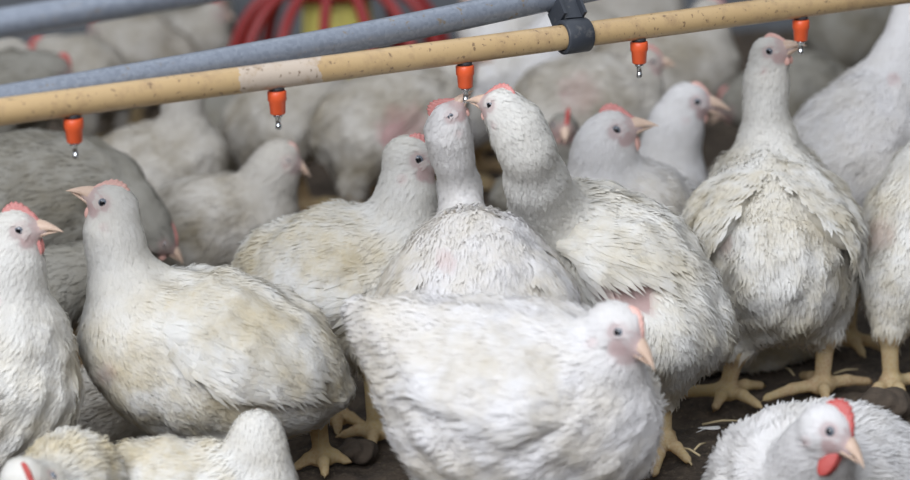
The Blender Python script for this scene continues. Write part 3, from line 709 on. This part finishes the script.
bird('white chicken cut off by the left edge, looking right with pink comb', 2.28,
     torso=[(12, 350, 0, 56), (-8, 388, 0, 80), (-60, 395, 0, 76), (-115, 392, 0, 50), (-150, 385, 0, 18)],
     neck=[(8, 315, 0, 50), (8, 282, 0, 37), (10, 255, 0, 29)],
     head=(17, 230, 0, 58, 222, -.005, 22.5), comb=(.34, -0.45, 1.22), wattle=.75, wattle_mat=M_COMB,
     wings=[(-60, 380, -.06, 76, 50, .013, 172, (0, -1, .2), .06, -.1)],
     legs=[((-20, 455, .02, 36), (-12, 480), (-12, 505), [(-35, 510), (-10, 518), (12, 508)]), ((-60, 455, .06, 36), (-55, 480), (-55, 500), [(-75, 505), (-55, 512), (-35, 502)])],
     bare=[(-8, 300, 8, .5)], plume='stained', dirt=.36, scruff=.9)
bird('white chicken in the middle front with head lowered to the right and tail raised', 2.16,
     torso=[(590, 425, -.01, 68), (548, 405, 0, 92), (494, 404, 0, 98), (448, 374, 0, 64), (400, 336, .01, 32), (353, 311, .02, 9)],
     neck=[(594, 395, -.02, 56), (603, 362, -.03, 38), (611, 342, -.03, 27)],
     head=(617, 329, -.04, 662, 360, -.065, 27), up=(.55, -.8, -.3), comb=(.22, -.1, 1.15), comb_mat=M_COMB_PALE, wattle=.15,
     wings=[(500, 378, -.07, 88, 46, .010, 194, (0, -1, .3), .055, -.1)],
     legs=[((500, 480, 0, 60), (500, 515), (500, 540), [(470, 545), (500, 552), (530, 545)]), ((540, 480, .05, 60), (540, 510), (545, 535), [(520, 540), (545, 546), (570, 538)])],
     dirt=.4, scruff=1.35)
bird('white chicken at the lower right corner with bright red comb and wattles', 2.14,
     torso=[(812, 510, .0, 58), (800, 500, .05, 86), (845, 500, .07, 88), (885, 505, .10, 70)],
     neck=[(806, 498, .0, 54), (811, 470, -.02, 41), (818, 450, -.04, 32)],
     head=(827, 430, -.065, 868, 456, -.09, 26), up=(.45, -.85, -.15), comb=(.42, -.55, 1.12), comb_mat=M_COMB_RED, wattle=1.1, wattle_mat=M_COMB_RED,
     dirt=.15, scruff=1.2)
bird('white chicken lying along the bottom edge with its head turned away', 2.20,
     torso=[(255, 490, 0, 36), (215, 490, 0, 40), (165, 492, 0, 46), (120, 492, 0, 38), (95, 490, 0, 18)],
     neck=[(262, 485, 0, 34), (259, 455, 0, 26), (257, 436, .005, 21)], head=(257, 432, .02, 262, 440, .08, 20),
     wings=[(165, 480, -.03, 58, 32, .010, 178, (0, -1, .4), .05, -.1)],
     plume='stained', dirt=.8, scruff=1.1)
bird('stained white chicken in the lower left corner with thin red comb', 2.13,
     torso=[(48, 500, -.02, 36), (74, 478, .02, 40), (92, 490, .03, 30)],
     neck=[(45, 500, -.03, 30), (32, 492, -.05, 25)],
     head=(24, 482, -.06, 44, 512, -.09, 23), up=(.3, -.5, -.8), comb=(.26, -0.23, 1.22), comb_mat=M_COMB_RED, wattle=.3, plume='stained', dirt=.9)
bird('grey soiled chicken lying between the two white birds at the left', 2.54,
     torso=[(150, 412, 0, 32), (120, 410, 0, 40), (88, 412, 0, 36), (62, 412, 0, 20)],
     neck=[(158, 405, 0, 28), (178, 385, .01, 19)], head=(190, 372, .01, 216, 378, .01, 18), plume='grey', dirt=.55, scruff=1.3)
# ------------------------------------------------------------------ the blurred flock behind the pipes
BG = dict(h=.0055, fscale=1.5, dense=.55, group='blurred chickens behind the drinking line', auto=True)
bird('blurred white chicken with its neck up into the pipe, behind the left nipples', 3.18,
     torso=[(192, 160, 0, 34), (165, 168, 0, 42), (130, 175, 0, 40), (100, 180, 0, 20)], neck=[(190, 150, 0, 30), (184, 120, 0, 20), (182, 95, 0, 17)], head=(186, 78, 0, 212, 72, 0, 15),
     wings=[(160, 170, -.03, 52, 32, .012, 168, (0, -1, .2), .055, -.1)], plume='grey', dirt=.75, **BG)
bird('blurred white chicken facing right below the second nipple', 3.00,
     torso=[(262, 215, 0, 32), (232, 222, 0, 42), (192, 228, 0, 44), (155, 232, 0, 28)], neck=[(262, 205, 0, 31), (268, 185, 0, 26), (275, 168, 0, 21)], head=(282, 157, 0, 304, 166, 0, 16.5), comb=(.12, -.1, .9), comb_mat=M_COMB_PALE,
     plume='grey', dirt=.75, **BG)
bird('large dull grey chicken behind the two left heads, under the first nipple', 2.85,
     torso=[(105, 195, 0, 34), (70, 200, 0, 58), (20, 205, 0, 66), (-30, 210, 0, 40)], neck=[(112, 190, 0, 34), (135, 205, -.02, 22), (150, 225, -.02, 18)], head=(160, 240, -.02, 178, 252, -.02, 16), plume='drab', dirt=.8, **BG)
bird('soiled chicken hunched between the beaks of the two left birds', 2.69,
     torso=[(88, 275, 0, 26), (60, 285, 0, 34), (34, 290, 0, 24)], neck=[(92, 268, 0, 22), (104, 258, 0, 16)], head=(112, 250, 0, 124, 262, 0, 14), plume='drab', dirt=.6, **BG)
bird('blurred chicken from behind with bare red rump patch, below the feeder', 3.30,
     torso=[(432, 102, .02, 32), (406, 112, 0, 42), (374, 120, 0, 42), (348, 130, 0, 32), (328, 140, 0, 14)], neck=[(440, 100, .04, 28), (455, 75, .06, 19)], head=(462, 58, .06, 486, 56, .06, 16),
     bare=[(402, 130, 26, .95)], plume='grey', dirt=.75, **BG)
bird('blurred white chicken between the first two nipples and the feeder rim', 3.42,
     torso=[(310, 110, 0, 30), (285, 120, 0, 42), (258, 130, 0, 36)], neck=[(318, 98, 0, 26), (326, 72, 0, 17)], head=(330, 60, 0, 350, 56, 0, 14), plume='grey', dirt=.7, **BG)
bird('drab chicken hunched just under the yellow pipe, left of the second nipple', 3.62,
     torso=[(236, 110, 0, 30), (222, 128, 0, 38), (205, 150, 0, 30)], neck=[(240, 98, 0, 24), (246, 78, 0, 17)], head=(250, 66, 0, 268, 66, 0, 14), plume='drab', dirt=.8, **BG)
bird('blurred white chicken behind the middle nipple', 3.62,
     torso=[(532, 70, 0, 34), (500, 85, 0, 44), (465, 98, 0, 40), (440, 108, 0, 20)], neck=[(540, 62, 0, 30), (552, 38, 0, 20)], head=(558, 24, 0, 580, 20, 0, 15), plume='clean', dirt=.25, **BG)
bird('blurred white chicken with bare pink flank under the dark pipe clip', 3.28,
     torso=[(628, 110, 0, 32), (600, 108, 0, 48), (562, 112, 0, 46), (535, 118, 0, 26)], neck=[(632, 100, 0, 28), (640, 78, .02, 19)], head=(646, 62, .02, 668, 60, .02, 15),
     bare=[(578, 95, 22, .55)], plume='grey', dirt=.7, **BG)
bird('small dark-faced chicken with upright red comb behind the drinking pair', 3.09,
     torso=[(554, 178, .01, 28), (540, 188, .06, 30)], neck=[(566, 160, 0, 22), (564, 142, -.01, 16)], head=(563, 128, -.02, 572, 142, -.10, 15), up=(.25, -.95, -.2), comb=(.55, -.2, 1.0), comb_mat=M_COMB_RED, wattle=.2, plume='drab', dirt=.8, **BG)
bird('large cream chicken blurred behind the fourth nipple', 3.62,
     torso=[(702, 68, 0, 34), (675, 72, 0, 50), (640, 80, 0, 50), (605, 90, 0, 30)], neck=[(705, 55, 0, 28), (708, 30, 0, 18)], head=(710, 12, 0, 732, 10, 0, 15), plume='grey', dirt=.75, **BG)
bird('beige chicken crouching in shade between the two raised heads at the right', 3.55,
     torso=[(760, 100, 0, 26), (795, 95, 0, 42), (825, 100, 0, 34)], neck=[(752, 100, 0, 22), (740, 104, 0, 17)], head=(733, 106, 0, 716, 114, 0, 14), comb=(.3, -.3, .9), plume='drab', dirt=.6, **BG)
FAR = dict(h=.007, fscale=2.0, dense=.35, group='far blurred chickens along the top of the picture', auto=True)
far = [
 ('far beige chicken in the top right corner beyond the stretched neck', 4.20, [(835, 25, 0, 34), (862, 22, 0, 42), (890, 30, 0, 34)], [(828, 15, 0, 24), (822, -5, 0, 15)], (820, -18, 0, 802, -16, 0, 13), 'drab', .8),
 ('far beige chicken partly cut by the right border near the top', 4.40, [(905, 40, 0, 30), (928, 42, 0, 36), (950, 48, 0, 24)], [(900, 30, 0, 22), (896, 10, 0, 14)], (894, 0, 0, 880, 2, 0, 12), 'drab', .8),
 ('far white chicken with red comb just under the top left rail', 3.75, [(62, 70, 0, 28), (85, 75, 0, 34), (108, 80, 0, 20)], [(58, 64, 0, 22), (52, 58, 0, 16)], (47, 54, 0, 32, 62, 0, 14), 'grey', .8),
 ('far chicken with reddish head at the left border between the two pipes', 3.60, [(-8, 60, 0, 28), (-30, 66, 0, 34), (-55, 70, 0, 24)], [(-2, 55, 0, 22), (12, 60, 0, 16)], (22, 62, 0, 38, 72, 0, 14), 'grey', .8),
 ('far drab chicken lying low beside the red comb at the left', 3.42, [(35, 82, 0, 26), (8, 88, 0, 32), (-20, 92, 0, 20)], [(42, 78, 0, 20), (52, 72, 0, 13)], (58, 70, 0, 72, 76, 0, 12), 'drab', .8),
 ('far grey chicken between the two steel pipes, right of the red combs', 4.02, [(120, 50, 0, 28), (142, 54, 0, 36), (172, 62, 0, 28)], [(116, 42, 0, 20), (108, 34, 0, 13)], (102, 30, 0, 88, 36, 0, 12), 'grey', .8),
 ('far white chicken below the upper rail left of the feeder', 4.28, [(205, 42, 0, 24), (186, 46, 0, 32), (162, 44, 0, 22)], [(208, 34, 0, 18), (212, 20, 0, 12)], (214, 12, 0, 228, 14, 0, 11), 'grey', .8),
 ('far shaded chicken near the top edge above the long pipes', 4.45, [(150, 15, 0, 24), (172, 18, 0, 28), (192, 20, 0, 18)], [(146, 8, 0, 17), (142, -4, 0, 11)], (140, -12, 0, 128, -8, 0, 10), 'drab', .8),
 ('far pale chicken just left of the red feeder bars', 4.55, [(180, 4, 0, 22), (198, 8, 0, 26), (212, 14, 0, 16)], [(176, -4, 0, 17), (174, -16, 0, 12)], (172, -24, 0, 160, -22, 0, 11), 'grey', .8),
 ('far white chicken right of the red feeder under the steel pipe', 3.85, [(488, 35, 0, 26), (508, 38, 0, 34), (530, 42, 0, 26)], [(486, 26, 0, 20), (484, 6, 0, 14)], (482, -4, 0, 470, -2, 0, 12), 'clean', .3),
 ('far pale chicken above the yellow pipe between clip and fourth nipple', 4.20, [(655, 12, 0, 26), (628, 14, 0, 34), (598, 18, 0, 26)], [(660, 4, 0, 20), (664, -12, 0, 13)], (668, -20, 0, 682, -18, 0, 12), 'grey', .35),
 ('far white chicken behind the panting bird below the yellow pipe', 4.00, [(560, 45, 0, 26), (590, 48, 0, 34), (620, 52, 0, 24)], [(556, 36, 0, 20), (552, 18, 0, 13)], (550, 10, 0, 536, 12, 0, 12), 'grey', .35),
]
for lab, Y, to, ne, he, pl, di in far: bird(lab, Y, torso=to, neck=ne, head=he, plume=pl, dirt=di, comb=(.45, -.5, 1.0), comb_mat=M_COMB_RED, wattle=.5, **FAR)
# ------------------------------------------------------------------ litter on the floor
rl = np.random.default_rng(5)
for i, (px, py, L_, a_) in enumerate([(722, 423, .042, .1), (690, 452, .03, 2.2), (700, 447, .022, .9), (760, 415, .02, .5), (790, 372, .025, 1.8), (846, 372, .03, .3)]):
    c = ground(px, py, .004); d_ = np.array([math.cos(a_), math.sin(a_), 0]) * L_ / 2
    mb = MB(); mb.tube([c - d_, c + np.array([0, .002, .002]), c + d_ + np.array([0, .003, 0])], [.0011, .0013, .0008], 8)
    o = mb.build('straw_stalk', m_straw, None, c); o.location = c
    o['label'] = ['long pale straw beside the small feather on the litter', 'short straw near the toes of the nearest yellow leg', 'tiny straw tilted away near the nearest yellow leg', 'straw between the pair of yellow legs', 'straw in the dark gap behind the right leg', 'straw by the toes of the bird at the far right leg'][i]; o['category'] = 'straw'; o['group'] = 'straw bits on the litter'
for i, (px, py, R_) in enumerate([(886, 412, .026), (358, 458, .020)]):
    c = ground(px, py); uu, vv = np.meshgrid(np.linspace(0, 2 * np.pi, 41)[:-1], np.linspace(.001, np.pi - .001, 24), indexing='ij')
    k = R_ * (1 + .14 * np.sin(3 * uu + i) * np.sin(vv * 2) + .10 * np.sin(5 * uu + 4 * vv) * np.sin(vv)); V = np.stack([k * np.sin(vv) * np.cos(uu), k * np.sin(vv) * np.sin(uu), k * .62 * np.cos(vv) + R_ * .35], -1).reshape(-1, 3)
    Q_ = [(a * 24 + j, a * 24 + j + 1, ((a + 1) % 40) * 24 + j + 1, ((a + 1) % 40) * 24 + j) for a in range(40) for j in range(23)]
    o = link('litter_lump', mesh_from('litter_lump', V, Q_, mats=[m_lump])); o.location = c
    o['label'] = ['large dark caked lump in front of the rightmost yellow foot', 'dark caked lump between the left bird and the grey bird'][i]; o['category'] = 'lump'; o['group'] = 'caked lumps of litter'
c = ground(706, 432, .005); fm = MB()
fm.tube([c + np.array([-.010, 0, 0]), c + np.array([0, .002, .003]), c + np.array([.014, .006, .001])], [.0004, .0006, .0003], 6)
for a_ in np.linspace(-.008, .013, 26):
    for sd in (-1, 1):
        p0 = c + np.array([a_, .002 + .15 * abs(a_), .003]); ln = .0045 * (1 - ((a_ - .0025) / .0115) ** 2) + .001
        fm.tube([p0, p0 + np.array([ln * .6, sd * ln * .6, .0008]), p0 + np.array([ln * 1.4, sd * ln, .0002])], [.00022, .0002, .00008], 5)
o = fm.build('loose_feather', plain('feather_white', (.78, .77, .75), .8), None, c); o.location = c; o['label'] = 'small white feather lying on the litter beside a straw'; o['category'] = 'feather'
